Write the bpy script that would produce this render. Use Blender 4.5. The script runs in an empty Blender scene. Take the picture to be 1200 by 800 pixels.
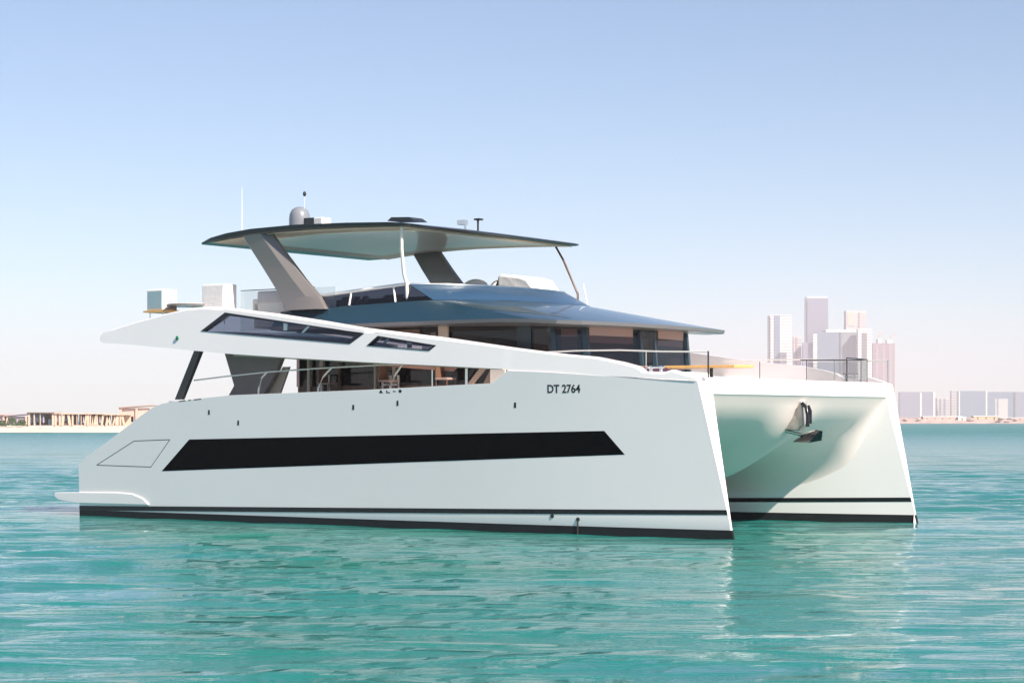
import bpy, bmesh, math, random
import numpy as np
from mathutils import Vector, Matrix
R = math.radians
random.seed(7)
sc = bpy.context.scene

# ------------------------------------------------------------------ camera, sky, sun, exposure
cam_d = bpy.data.cameras.new("camera")
cam = bpy.data.objects.new("camera", cam_d)
sc.collection.objects.link(cam)
cam.location = (0, 0, 3.0)
cam.rotation_euler = (R(90), 0, 0)
cam_d.sensor_width = 36.0
cam_d.lens = 36.0 * 2478.5 / 1200.0
cam_d.shift_y = 92.0 / 1200.0
cam_d.clip_end = 60000
cam_d.clip_start = 0.5
sc.camera = cam

SUN_EL = R(41)
SUN_AZ = R(138)            # compass-like, clockwise from +Y
world = bpy.data.worlds.new("World")
sc.world = world
world.use_nodes = True
wt = world.node_tree
bg = wt.nodes["Background"]
sky = wt.nodes.new("ShaderNodeTexSky")
sky.sky_type = 'NISHITA'
sky.sun_disc = False
sky.sun_elevation = SUN_EL
sky.sun_rotation = SUN_AZ
sky.air_density = 0.8
sky.dust_density = 0.3
sky.ozone_density = 2.6
wt.links.new(sky.outputs[0], bg.inputs[0])
bg.inputs[1].default_value = 0.079

sun_d = bpy.data.lights.new("sun", 'SUN')
sun_d.energy = 5.0
sun_d.angle = R(0.6)
sun_d.color = (1.0, 0.91, 0.81)
sun = bpy.data.objects.new("sun", sun_d)
sc.collection.objects.link(sun)
sd = Vector((math.sin(SUN_AZ) * math.cos(SUN_EL), math.cos(SUN_AZ) * math.cos(SUN_EL), math.sin(SUN_EL)))
sun.rotation_euler = sd.to_track_quat('Z', 'Y').to_euler()
sun.location = (60, 0, 60)

sc.view_settings.view_transform = 'Standard'
sc.view_settings.look = 'None'
sc.view_settings.gamma = 1
sc.view_settings.exposure = 0.85
sc.render.engine = 'CYCLES'
sc.cycles.volume_bounces = 1
sc.cycles.transparent_max_bounces = 16

# ------------------------------------------------------------------ materials
def mat(name, col, rough=.5, metal=0., coat=0., bump=0., bscale=8., var=0., vscale=3., spec=.5, emit=None):
    m = bpy.data.materials.new(name); m.use_nodes = True
    nt = m.node_tree; p = nt.nodes["Principled BSDF"]
    p.inputs["Base Color"].default_value = (*col, 1)
    p.inputs["Roughness"].default_value = rough
    p.inputs["Metallic"].default_value = metal
    p.inputs["Coat Weight"].default_value = coat
    p.inputs["Coat Roughness"].default_value = .04
    p.inputs["Specular IOR Level"].default_value = spec
    tc = nt.nodes.new("ShaderNodeTexCoord")
    if var:
        n = nt.nodes.new("ShaderNodeTexNoise"); n.inputs["Scale"].default_value = vscale; n.inputs["Detail"].default_value = 5
        nt.links.new(tc.outputs["Object"], n.inputs["Vector"])
        r = nt.nodes.new("ShaderNodeMapRange"); r.inputs[1].default_value = .3; r.inputs[2].default_value = .7
        r.inputs[3].default_value = 1 - var; r.inputs[4].default_value = 1 + var
        nt.links.new(n.outputs["Fac"], r.inputs[0])
        h = nt.nodes.new("ShaderNodeVectorMath"); h.operation = 'SCALE'; h.inputs[0].default_value = col
        nt.links.new(r.outputs[0], h.inputs["Scale"]); nt.links.new(h.outputs[0], p.inputs["Base Color"])
        r2 = nt.nodes.new("ShaderNodeMapRange"); r2.inputs[3].default_value = rough * .8; r2.inputs[4].default_value = min(1, rough * 1.25)
        nt.links.new(n.outputs["Fac"], r2.inputs[0]); nt.links.new(r2.outputs[0], p.inputs["Roughness"])
    if bump:
        n = nt.nodes.new("ShaderNodeTexNoise"); n.inputs["Scale"].default_value = bscale; n.inputs["Detail"].default_value = 4
        nt.links.new(tc.outputs["Object"], n.inputs["Vector"])
        b = nt.nodes.new("ShaderNodeBump"); b.inputs["Strength"].default_value = bump; b.inputs["Distance"].default_value = .05
        nt.links.new(n.outputs["Fac"], b.inputs["Height"]); nt.links.new(b.outputs[0], p.inputs["Normal"])
    return m

def glass_mat(name, tint, trans=.5, rough=.02):
    """tinted pane: mostly see-through tint with a mirror-like coat"""
    m = bpy.data.materials.new(name); m.use_nodes = True
    nt = m.node_tree; nt.nodes.clear()
    out = nt.nodes.new("ShaderNodeOutputMaterial")
    tr = nt.nodes.new("ShaderNodeBsdfTransparent"); tr.inputs[0].default_value = (*[math.sqrt(c) for c in tint], 1)
    gl = nt.nodes.new("ShaderNodeBsdfGlossy"); gl.inputs["Roughness"].default_value = rough; gl.inputs[0].default_value = (.9, .9, .9, 1)
    df = nt.nodes.new("ShaderNodeBsdfDiffuse"); df.inputs[0].default_value = (.02, .022, .026, 1)
    mx0 = nt.nodes.new("ShaderNodeMixShader"); mx0.inputs[0].default_value = trans
    nt.links.new(df.outputs[0], mx0.inputs[1]); nt.links.new(tr.outputs[0], mx0.inputs[2])
    lw = nt.nodes.new("ShaderNodeLayerWeight"); lw.inputs[0].default_value = .5
    pw = nt.nodes.new("ShaderNodeMath"); pw.operation = 'POWER'; pw.inputs[1].default_value = 5
    nt.links.new(lw.outputs["Facing"], pw.inputs[0])
    fr = nt.nodes.new("ShaderNodeMapRange"); fr.inputs[3].default_value = .035; fr.inputs[4].default_value = .9
    nt.links.new(pw.outputs[0], fr.inputs[0])
    mx = nt.nodes.new("ShaderNodeMixShader")
    nt.links.new(fr.outputs[0], mx.inputs[0]); nt.links.new(mx0.outputs[0], mx.inputs[1]); nt.links.new(gl.outputs[0], mx.inputs[2])
    nt.links.new(mx.outputs[0], out.inputs[0])
    return m

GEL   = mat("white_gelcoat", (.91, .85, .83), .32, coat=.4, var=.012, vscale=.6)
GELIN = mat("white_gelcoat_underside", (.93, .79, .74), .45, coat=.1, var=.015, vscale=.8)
BLACK = mat("black_paint", (.008, .009, .012), .25)
ANTIF = mat("black_antifouling", (.007, .007, .009), .6, var=.35, vscale=2.5)
WINB  = mat("hull_window_glass", (.002, .003, .004), .3, spec=.02)
NAVY  = mat("metallic_blue_grey_paint", (.075, .12, .185), .22, metal=.45, coat=.8)
ROOFM = mat("glossy_dark_solar_roof", (.022, .065, .10), .24, metal=.3, coat=.5)
CHAR  = mat("charcoal_paint", (.016, .017, .020), .35, coat=.3)
PILL  = mat("dark_teal_pillar", (.008, .020, .028), .15)
GREYM = mat("warm_grey_metallic_paint", (.24, .215, .20), .35, metal=.35, coat=.4)
LINER = mat("cream_ceiling_liner", (.95, .80, .67), .38, coat=.35)
LINERB= mat("beige_ceiling_border", (.66, .53, .42), .6)
COPPER= mat("brown_hatch_panel", (.36, .23, .18), .4)
STEEL = mat("stainless_steel", (.75, .74, .72), .18, metal=1)
RAILW = mat("polished_pale_rail", (.72, .68, .62), .25, coat=.5)
CUSH  = mat("white_upholstery", (.80, .77, .74), .7, bump=.3, bscale=6)
COVER = mat("white_canvas_cover", (.84, .82, .79), .75, bump=.5, bscale=4)
WOOD  = mat("varnished_teak", (.62, .36, .12), .35, var=.12, vscale=9)
DWOOD = mat("walnut_joinery", (.15, .08, .05), .4, var=.2, vscale=6)
BEIGE = mat("beige_joinery", (.58, .46, .36), .5)
BLIND = mat("brown_blind_fabric", (.34, .235, .205), .8, bump=.2, bscale=20)
CURT  = mat("pale_curtain_fabric", (.55, .51, .47), .85)
GREYW = mat("grey_bulkhead_panel", (.24, .19, .18), .5, var=.04, vscale=3)
DARKI = mat("dark_interior_and_shade", (.018, .014, .013), .7)
PURP  = mat("plum_fabric", (.045, .012, .035), .8)
RUBB  = mat("black_rubber", (.02, .02, .02), .6)
RADM  = mat("grey_radome_paint", (.22, .23, .25), .28, coat=.5)
GREENL= mat("green_lens", (.0, .16, .08), .2)
GL_DARK = glass_mat("dark_tinted_glass", (.10, .11, .15), .75)
GL_MID  = glass_mat("smoky_tinted_glass", (.26, .21, .21), .9)
GL_BLUE = mat("sky_reflection_blue_glass", (.03, .075, .14), .28, coat=.15)  # opaque pane, blue of the reflected sky put into the base colour
GL_CLR  = glass_mat("clear_glass", (.86, .88, .88), .97)
GL_WING = glass_mat("wing_window_glass", (.32, .35, .45), .85)
SAND  = mat("white_beach_sand", (.62, .54, .44), .9, var=.10, vscale=.05)
ROCKM = mat("pinkish_rock", (.42, .30, .26), .9, var=.25, vscale=.1)
STUCCO= mat("peach_stucco", (.62, .45, .34), .8, var=.06, vscale=.3)
STUC2 = mat("pink_beige_stucco", (.58, .40, .34), .8, var=.06, vscale=.3)
LAVW  = mat("lavender_grey_wall", (.36, .30, .36), .8)
BGGL  = mat("pavilion_glass", (.05, .07, .10), .15)
BUSH  = mat("olive_foliage", (.09, .13, .05), .8)
CONC  = mat("pale_concrete", (.55, .50, .46), .8, var=.05, vscale=.05)
TWHITE= mat("white_cladding", (.75, .71, .66), .6)
TGLASS= mat("hazed_blue_grey_curtain_wall", (.20, .25, .31), .3, metal=.2)  # lightened, part of the haze fade is in the colour
TGLA2 = mat("hazed_lavender_curtain_wall", (.27, .27, .33), .3, metal=.2)  # base colour paled in place of thicker haze
TDARK = mat("dark_mullion", (.05, .05, .06), .5)
TPINK = mat("bare_pink_concrete", (.34, .24, .24), .9, var=.1, vscale=.05)

# ------------------------------------------------------------------ mesh helpers
def link(o): sc.collection.objects.link(o); return o

class MB:
    def __init__(s): s.v = []; s.f = []
    def add(s, vs, fs):
        b = len(s.v); s.v += [tuple(map(float, v)) for v in vs]; s.f += [tuple(i + b for i in f) for f in fs]; return s
    def box(s, x0, x1, y0, y1, z0, z1):
        return s.add([(x0,y0,z0),(x1,y0,z0),(x1,y1,z0),(x0,y1,z0),(x0,y0,z1),(x1,y0,z1),(x1,y1,z1),(x0,y1,z1)],
              [(0,3,2,1),(4,5,6,7),(0,1,5,4),(1,2,6,5),(2,3,7,6),(3,0,4,7)])
    def prism(s, pts, a, b, axis='y'):
        """polygon swept between two parallel planes; axis y: pts are (x,z); axis z: pts are (x,y); axis x: pts are (y,z)"""
        n = len(pts)
        def mk(p, t): return {'y': (p[0], t, p[1]), 'z': (p[0], p[1], t), 'x': (t, p[0], p[1])}[axis]
        vs = [mk(p, a) for p in pts] + [mk(p, b) for p in pts]
        fs = [tuple(range(n)), tuple(range(2*n-1, n-1, -1))] + [(i, i+n, (i+1) % n + n, (i+1) % n) for i in range(n)]
        return s.add(vs, fs)
    def loft(s, rings, close=True, caps=True):
        n = len(rings[0]); vs = [p for r in rings for p in r]; fs = []
        for i in range(len(rings)-1):
            for j in range(n if close else n-1):
                k = (j+1) % n
                fs.append((i*n+j, i*n+k, (i+1)*n+k, (i+1)*n+j))
        if caps and close:
            fs.append(tuple(range(n-1, -1, -1))); fs.append(tuple((len(rings)-1)*n + j for j in range(n)))
        return s.add(vs, fs)
    def tube(s, pts, r, n=8, r2=None):
        pts = [Vector(p) for p in pts]; rings = []
        for i, p in enumerate(pts):
            d = (pts[min(i+1, len(pts)-1)] - pts[max(i-1, 0)]).normalized()
            a = d.orthogonal().normalized() if abs(d.z) > .9 else d.cross(Vector((0,0,1))).normalized()
            b = d.cross(a).normalized()
            rr = r if r2 is None else r + (r2 - r) * i / max(1, len(pts)-1)
            rings.append([tuple(p + a*rr*math.cos(t*2*math.pi/n) + b*rr*math.sin(t*2*math.pi/n)) for t in range(n)])
        return s.loft(rings)
    def revolve(s, prof, c, n=24):
        rings = [[(c[0]+r*math.cos(2*math.pi*t/n), c[1]+r*math.sin(2*math.pi*t/n), c[2]+z) for t in range(n)] for r, z in prof]
        return s.loft(rings)
    def blob(s, c, r, jit=.15, nu=10, nv=7, rnd=random):
        rings = []
        for i in range(1, nv):
            th = math.pi*i/nv
            rings.append([(c[0]+r[0]*math.sin(th)*math.cos(2*math.pi*j/nu)*(1+rnd.uniform(-jit, jit)),
                           c[1]+r[1]*math.sin(th)*math.sin(2*math.pi*j/nu)*(1+rnd.uniform(-jit, jit)),
                           c[2]+r[2]*math.cos(th)*(1+rnd.uniform(-jit, jit))) for j in range(nu)])
        return s.loft(rings)
    def build(s, name, m, parent=None, smooth=35, bevel=0., seg=2):
        me = bpy.data.meshes.new(name); me.from_pydata(s.v, [], s.f)
        bm = bmesh.new(); bm.from_mesh(me); bmesh.ops.recalc_face_normals(bm, faces=bm.faces)
        if smooth:
            for f in bm.faces: f.smooth = True
            for e in bm.edges:
                if len(e.link_faces) == 2 and e.calc_face_angle(0) > R(smooth): e.smooth = False
        bm.to_mesh(me); bm.free()
        for mm in (m if isinstance(m, (list, tuple)) else [m]): me.materials.append(mm)
        o = link(bpy.data.objects.new(name, me)); o.parent = parent
        if bevel:
            b = o.modifiers.new("bevel", 'BEVEL'); b.width = bevel; b.segments = seg; b.limit_method = 'ANGLE'; b.angle_limit = R(35)
            b.harden_normals = False
        return o

def tag(o, label=None, cat=None, group=None, kind=None):
    if label: o['label'] = label
    if cat: o['category'] = cat
    if group: o['group'] = group
    if kind: o['kind'] = kind
    return o
def empty(name, loc=(0,0,0), rz=0, label=None, cat=None, group=None):
    o = link(bpy.data.objects.new(name, None)); o.location = loc; o.rotation_euler.z = rz
    o.empty_display_size = .5
    return tag(o, label, cat, group)
def copy_tree(o, parent=None):
    c = o.copy(); link(c); c.parent = parent
    for k in [k for k in o.children]: copy_tree(k, c)
    return c
def lerp(a, b, t): return a + (b-a)*t
def sstep(a, b, x):
    t = min(1, max(0, (x-a)/(b-a))); return t*t*(3-2*t)
def interp(x, pts):
    if x <= pts[0][0]: return pts[0][1]
    for (a, b), (c, d) in zip(pts, pts[1:]):
        if x <= c: return lerp(b, d, (x-a)/(c-a))
    return pts[-1][1]

# ------------------------------------------------------------------ water
def build_water():
    def axis(lo, hi, step, ext, far):
        a = list(np.arange(lo, hi+step/2, step)); d = step
        b = [a[-1]]; c = [a[0]]
        while b[-1] < ext[1]:
            d *= 1.014 if b[-1] < far else 1.15; b.append(b[-1]+d)
        d = step
        while c[-1] > ext[0]:
            d *= 1.02 if -c[-1] < far and lo < 0 else 1.15; c.append(c[-1]-d)
        return np.array(sorted(c[1:]) + a + b[1:])
    xs = axis(-40, 40, .17, (-9000, 9000), 120); ys = axis(19, 110, .18, (-1500, 9000), 420)
    SX = np.gradient(xs)[None, :]; SY = np.gradient(ys)[:, None]
    X, Y = np.meshgrid(xs, ys)
    rng = np.random.RandomState(3); Z = np.zeros_like(X)
    for k in range(46):
        lam = math.exp(rng.uniform(math.log(.55), math.log(5.5)))
        th = R(90) + rng.normal(0, .38)              # crests run mostly left to right
        kx, ky = 2*math.pi/lam*math.cos(th), 2*math.pi/lam*math.sin(th)
        amp = .0050*lam**.85
        ph = rng.uniform(0, 6.28)
        w = kx*X + ky*Y + ph + .7*np.sin(.13*X+.21*Y+ph)
        keep = np.clip((lam/np.maximum(SX*abs(math.cos(th))*1.0, SY) - 3)/3, 0, 1)
        Z += keep*amp*(np.sin(w) + .25*np.sin(2*w+1.2))
    patch = .75 + .35*np.sin(.11*X+.9*np.sin(.06*Y))*np.sin(.09*Y+1.3)
    Z *= patch
    lx = (X+10.207)*.8095-(Y-71.077)*.5872; ly = (X+10.207)*.5872+(Y-71.077)*.8095      # calmer in the lee of the hulls
    dist = np.hypot(np.clip(np.abs(lx-11.7)-11.7, 0, None), np.clip(np.abs(ly)-5.8, 0, None))
    Z *= .30+.70*np.clip(dist/11, 0, 1)
    ny, nx = X.shape
    me = bpy.data.meshes.new("water")
    co = np.stack([X, Y, Z], -1).reshape(-1, 3)
    me.vertices.add(len(co)); me.vertices.foreach_set("co", co.ravel())
    i = np.arange((ny-1)*(nx-1)); r = i//(nx-1); c = i % (nx-1); b = r*nx+c
    q = np.stack([b, b+1, b+nx+1, b+nx], -1)
    me.loops.add(q.size); me.loops.foreach_set("vertex_index", q.ravel())
    me.polygons.add(len(q)); me.polygons.foreach_set("loop_start", np.arange(len(q))*4); me.polygons.foreach_set("loop_total", np.full(len(q), 4))
    me.polygons.foreach_set("use_smooth", np.ones(len(q), bool))
    me.update()
    m = bpy.data.materials.new("lagoon_water"); m.use_nodes = True; nt = m.node_tree; p = nt.nodes["Principled BSDF"]
    L = nt.links.new; N = nt.nodes.new
    geo = N("ShaderNodeNewGeometry")
    def noise(scale, stretch, detail=3, rough=.5):
        mp = N("ShaderNodeMapping"); mp.inputs["Scale"].default_value = (stretch[0], stretch[1], 1); L(geo.outputs["Position"], mp.inputs[0])
        n = N("ShaderNodeTexNoise"); n.inputs["Scale"].default_value = scale; n.inputs["Detail"].default_value = detail; n.inputs["Roughness"].default_value = rough
        L(mp.outputs[0], n.inputs["Vector"]); return n
    big = noise(.045, (1, 2.2), 4, .6)
    cr = N("ShaderNodeValToRGB"); e = cr.color_ramp.elements
    e[0].position = .36; e[0].color = (.012, .145, .112, 1)
    e[1].position = .66; e[1].color = (.014, .170, .168, 1)
    L(big.outputs["Fac"], cr.inputs[0]); L(cr.outputs[0], p.inputs["Base Color"])
    ln = N("ShaderNodeVectorMath"); ln.operation = 'DISTANCE'; ln.inputs[1].default_value = (0, 30, 0); L(geo.outputs["Position"], ln.inputs[0])
    rr = N("ShaderNodeMapRange"); rr.inputs[1].default_value = 40; rr.inputs[2].default_value = 500; rr.inputs[3].default_value = .035; rr.inputs[4].default_value = .34   # unresolved ripples far out
    L(ln.outputs["Value"], rr.inputs[0]); L(rr.outputs[0], p.inputs["Roughness"])
    p.inputs["IOR"].default_value = 1.33
    n1 = noise(1.1, (.45, 1.5), 6, .62); n2 = noise(5.0, (.5, 1.4), 4, .6); n3 = noise(.16, (.35, 1.6), 4, .6)
    add = N("ShaderNodeMath"); add.operation = 'MULTIPLY_ADD'; add.inputs[1].default_value = .22; L(n2.outputs[0], add.inputs[0]); L(n1.outputs[0], add.inputs[2])
    add2 = N("ShaderNodeMath"); add2.operation = 'MULTIPLY_ADD'; add2.inputs[1].default_value = 1.6; L(n3.outputs[0], add2.inputs[0]); L(add.outputs[0], add2.inputs[2])
    bp = N("ShaderNodeBump"); bp.inputs["Strength"].default_value = 1.0; bp.inputs["Distance"].default_value = .12
    n4 = noise(.05, (.30, 2.2), 5, .65); bp2 = N("ShaderNodeBump"); bp2.inputs["Strength"].default_value = 1.0; bp2.inputs["Distance"].default_value = 1.0
    L(n4.outputs[0], bp2.inputs["Height"]); L(bp2.outputs[0], bp.inputs["Normal"])
    L(add2.outputs[0], bp.inputs["Height"]); L(bp.outputs[0], p.inputs["Normal"])
    me.materials.append(m)
    o = link(bpy.data.objects.new("water", me)); o['kind'] = 'structure'
build_water()

# haze: one closed box of thin air round everything
hz = MB().box(-9500, 9500, -1600, 9500, -1.2, 290).build("haze", [], None, 0)
hz['kind'] = 'stuff'
hm = bpy.data.materials.new("haze_air"); hm.use_nodes = True; hm.node_tree.nodes.clear()
ho = hm.node_tree.nodes.new("ShaderNodeOutputMaterial"); hv = hm.node_tree.nodes.new("ShaderNodeVolumePrincipled")
hv.inputs["Color"].default_value = (.985, .85, .89, 1); hv.inputs["Density"].default_value = .00015; hv.inputs["Anisotropy"].default_value = .0
hm.node_tree.links.new(hv.outputs[0], ho.inputs["Volume"]); hz.data.materials.append(hm)

# ------------------------------------------------------------------ the catamaran.  local axes: x forward from transom, y to port, z up from the waterline
BO = Vector((-10.207, 71.077, 0)); BR = R(-35.956)
BM = Matrix.Translation(BO) @ Matrix.Rotation(BR, 4, 'Z')
def W(x, y, z): return BM @ Vector((x, y, z))
boat = empty("catamaran_yacht", BO, BR, "large white twin-hulled motor yacht with dark hardtop and long black hull window", "catamaran")

SHEER = [(0, .9), (.0, 1.6), (.35, 1.85), (1.1, 2.22), (2.3, 2.85), (3.3, 3.4), (3.75, 3.53), (4.3, 3.60), (6.5, 3.76), (11.9, 3.88), (16.2, 4.02), (16.7, 4.35), (18.2, 4.29), (19.6, 4.21), (22.4, 4.05), (24, 3.98)]
def rake(xs): return .225*sstep(16.5, 23.35, xs)
def y_out(xs, z):      # distance of the outer side from the centreline
    t = max(0, xs-14)/9.35
    yw = 5.74 - .40*t**2.1; yt = 5.86 - .27*t**2.1
    if z < 0: return yw - .35*min(1, -z/.7)
    return lerp(yw, yt, min(1.1, z/4.0)) 
def y_in(xs, z):
    t = max(0, xs-8)/15.35
    yw = 3.35 + (5.33-3.35)*t**1.7; yt = 3.15 + (4.92-3.15)*t**1.7
    if z < 0: return yw + .3*min(1, -z/.7)*(1-t)
    return lerp(yw, yt, min(1.1, z/4.0))
def hp(xs, z, s, inner=False, off=0.):
    """point on hull side s (-1 starboard, 1 port)"""
    y = (y_in(xs, z) - off) if inner else (y_out(xs, z) + off)
    return (xs - rake(xs)*max(0, z), s*y, z)
def sheer(xs): return interp(xs, SHEER)
def xof(x, z):
    xs = x
    for _ in range(6): xs = x + rake(xs)*z
    return xs

def patch(mb, s, tl, tr, br, bl, off=.012, inner=False, nx=24, nz=4, th=.03):
    """thin panel following the hull side; corners as (x,z)"""
    g = []; h = []
    for j in range(nz+1):
        for i in range(nx+1):
            u, v = i/nx, j/nz
            x = lerp(lerp(tl[0], tr[0], u), lerp(bl[0], br[0], u), v); z = lerp(lerp(tl[1], tr[1], u), lerp(bl[1], br[1], u), v)
            xs = xof(x, z)
            g.append(hp(xs, z, s, inner, off)); h.append(hp(xs, z, s, inner, off-th))
    n = nx+1; N = len(g); fs = []
    for j in range(nz):
        for i in range(nx):
            a = j*n+i; fs.append((a, a+1, a+n+1, a+n)); fs.append((N+a, N+a+n, N+a+n+1, N+a+1))
    for i in range(nx):
        fs.append((i, N+i, N+i+1, i+1)); a = nz*n+i; fs.append((a, a+1, N+a+1, N+a))
    for j in range(nz):
        a = j*n; fs.append((a, a+n, N+a+n, N+a)); a += nx; fs.append((a, N+a, N+a+n, a+n))
    mb.add(g+h, fs); return mb

def seam(s, pts, w=.022, closed=False):
    mb = MB()
    P = pts + ([pts[0]] if closed else [])
    for a, b in zip(P, P[1:]):
        dx, dz = b[0]-a[0], b[1]-a[1]; l = math.hypot(dx, dz); nx_, nz_ = -dz/l*w/2, dx/l*w/2
        patch(mb, s, (a[0]+nx_, a[1]+nz_), (b[0]+nx_, b[1]+nz_), (b[0]-nx_, b[1]-nz_), (a[0]-nx_, a[1]-nz_), .002, nx=4, nz=1, th=.02)
    return mb

for s in (-1, 1):
    stations = [0, .02, .35, .7, 1.1, 1.7, 2.3, 2.8, 3.3, 3.75, 4.3, 5.4, 6.5, 8, 10, 11.9, 14, 15.4, 16.2, 16.7, 17.4, 18.2, 19, 19.8, 20.6, 21.4, 22.1, 22.8, 23.35]
    rings = []
    for xs in stations:
        top = sheer(xs) if xs > .01 else 1.6
        k = 10
        ring = []
        zl = [-.7, -.35, 0] + [top*i/8 for i in range(1, 9)]
        for z in zl: ring.append(hp(xs, z, s))
        # rounded sheer
        if top > 3.3:
            a = ring[-1]; ring[-1] = (a[0], a[1], a[2]-.03)
        for z in reversed(zl): ring.append(hp(xs, z, s, True))
        rings.append(ring)
    hull = MB().loft(rings).build("hull", GEL, boat, 30, bevel=.035)
    # painted bands
    af = MB()
    for inn in (False, True):
        patch(af, s, (.0, .185), (23.30, .235), (23.35, .0), (.0, .0), .007, inn, 80, 1, .03); patch(af, s, (.0, .0), (23.35, .0), (23.37, -.6), (.0, -.6), .007, inn, 80, 2, .03)
    af.prism([(23.38, -.6), (23.365, .0), (23.312, .235), (23.2, .235), (23.2, -.6)], s*5.295, s*5.365)
    af.build("antifouling_band", ANTIF, hull, 30)
    st = MB()
    for inn in (False, True):
        patch(st, s, (-.0, .315), (23.17, .745), (23.2, .625), (-.0, .165), .008, inn, 60, 1, .05)
    xf = 23.2
    st.build("boot_stripe", BLACK, hull, 30)
    wn = MB(); patch(wn, s, (4.85, 2.42), (19.7, 2.72), (20.3, 2.11), (3.66, 1.45), .003, nx=50, nz=4, th=.04)
    hw = wn.build("hull_window", WINB, hull, 30)
    sm = seam(s, [(.82, 1.60), (2.5, 2.36), (4.04, 2.41), (3.2, 1.57)], .02, True)
    sm.build("stern_hatch", RUBB, hull, 0)
    # drains and vents
    for (x, z) in ((5.69, 3.23), (6.87, 2.92), (11.31, 3.36), (12.92, 3.47), (16.93, 3.40)):
        f = MB(); xs = xof(x, z); p0 = hp(xs, z, s)
        f.box(p0[0]-.035, p0[0]+.035, min(p0[1]-s*.02, p0[1]+s*.003), max(p0[1]-s*.02, p0[1]+s*.003), z-.07, z+.07)
        f.tube([(p0[0], p0[1], z), (p0[0], p0[1]+s*.006, z)], .03)
        f.build("drain_fitting", RUBB, hull, 0)
    for (x, z) in ((18.05, .47), (18.85, .40)):
        xs = xof(x, z); p0 = hp(xs, z, s); f = MB()
        f.tube([(p0[0], p0[1]-s*.02, z), (p0[0], p0[1]+s*.015, z)], .055, 12)
        if x > 18.5: f.tube([(p0[0], p0[1]+s*.015, z), (p0[0], p0[1]+s*.03, -.05)], .02)
        f.build("water_outlet", RUBB, hull, 0)
    # swimming platform, a wedge proud of the stern quarter
    sp = MB()
    sp.prism([(-1.1, .70), (-1.1, .58), (-.9, .48), (-.1, .40), (3.1, .42), (2.85, .60), (2.4, .73), (1.7, .76), (-.3, .73), (-1.05, .71)], s*3.4, s*5.80)
    sp.build("swim_platform", GEL, boat, 30, bevel=.012)
    # stern steps between hull sides
    stp = MB()
    for k in range(5): stp.box(.15+.62*k, .15+.62*(k+1)+.4, min(s*3.6, s*5.3), max(s*3.6, s*5.3), .8, 1.35+.48*k)
    stp.build("stern_steps", GEL, boat, 30, bevel=.03)
    # deck drain slots near the stern, bollard in the bow notch
    for x0, l in ((4.45, .28), (4.85, .10), (5.08, .30)):
        f = MB(); patch(f, s, (x0, sheer(x0)-.035), (x0+l, sheer(x0+l)-.035), (x0+l, sheer(x0+l)-.065), (x0, sheer(x0)-.065), .003, nx=2, nz=1); f.build("scupper_slot", RUBB, hull, 0)
    f = MB(); f.tube([(20.98, s*5.45, 4.1), (20.98, s*5.45, 4.38)], .045, 8); f.tube([(21.28, s*5.45, 4.1), (21.28, s*5.45, 4.38)], .045, 8); f.tube([(20.88, s*5.45, 4.36), (21.38, s*5.45, 4.36)], .03, 8)
    f.build("mooring_cleat", STEEL, boat, 60)
    # letters
    if s == -1 or s == 1:
        def text(body, size, x, z, width, name):
            cu = bpy.data.curves.new(name, 'FONT'); cu.body = body; cu.size = size; cu.extrude = .0015; cu.offset = .006; cu.align_x = 'LEFT';
            to = bpy.data.objects.new("tmp", cu); sc.collection.objects.link(to)
            dg = bpy.context.evaluated_depsgraph_get(); dg.update()
            me = bpy.data.meshes.new_from_object(to.evaluated_get(dg)); bpy.data.objects.remove(to)
            xsv = [v.co.x for v in me.vertices]; x0, x1 = min(xsv), max(xsv)
            for v in me.vertices:
                lx = (v.co.x-x0)/(x1-x0)*width; lz = v.co.y; d = v.co.z
                X = x+lx if s == -1 else x+width-lx
                q = hp(xof(X, z+lz), z+lz, s, off=.0025)
                v.co = (q[0], q[1]+s*d, q[2])
            me.materials.append(BLACK)
            o = link(bpy.data.objects.new(name, me)); o.parent = hull; return o
        text("DT 2764", .30, 17.98, 3.72, 1.02, "registration_lettering")
    zz = 3.80
    def spot(pts):
        q = []
        for (x, z) in pts: q.append((x, z))
        n = len(q); a = [hp(xof(x, z), z, s, off=.002) for x, z in q]; b = [hp(xof(x, z), z, s, off=-.01) for x, z in q]
        mk = MB(); mk.add(a+b, [tuple(range(n)), tuple(range(2*n-1, n-1, -1))] + [(i, i+n, (i+1) % n+n, (i+1) % n) for i in range(n)])
        mk.build("name_mark", BLACK, hull, 0)
    spot([(12.25, zz-.05), (12.41, zz-.05), (12.33, zz+.05)])
    spot([(12.52, zz-.05), (12.66, zz-.05), (12.66, zz-.02), (12.56, zz-.02), (12.56, zz+.03), (12.52, zz+.03)])
    spot([(12.76, zz-.02), (12.86, zz-.02), (12.86, zz+.01), (12.76, zz+.01)])
    spot([(13.02+.06*math.cos(a*.785), zz+.05*math.sin(a*.785)) for a in range(8)])

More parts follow.
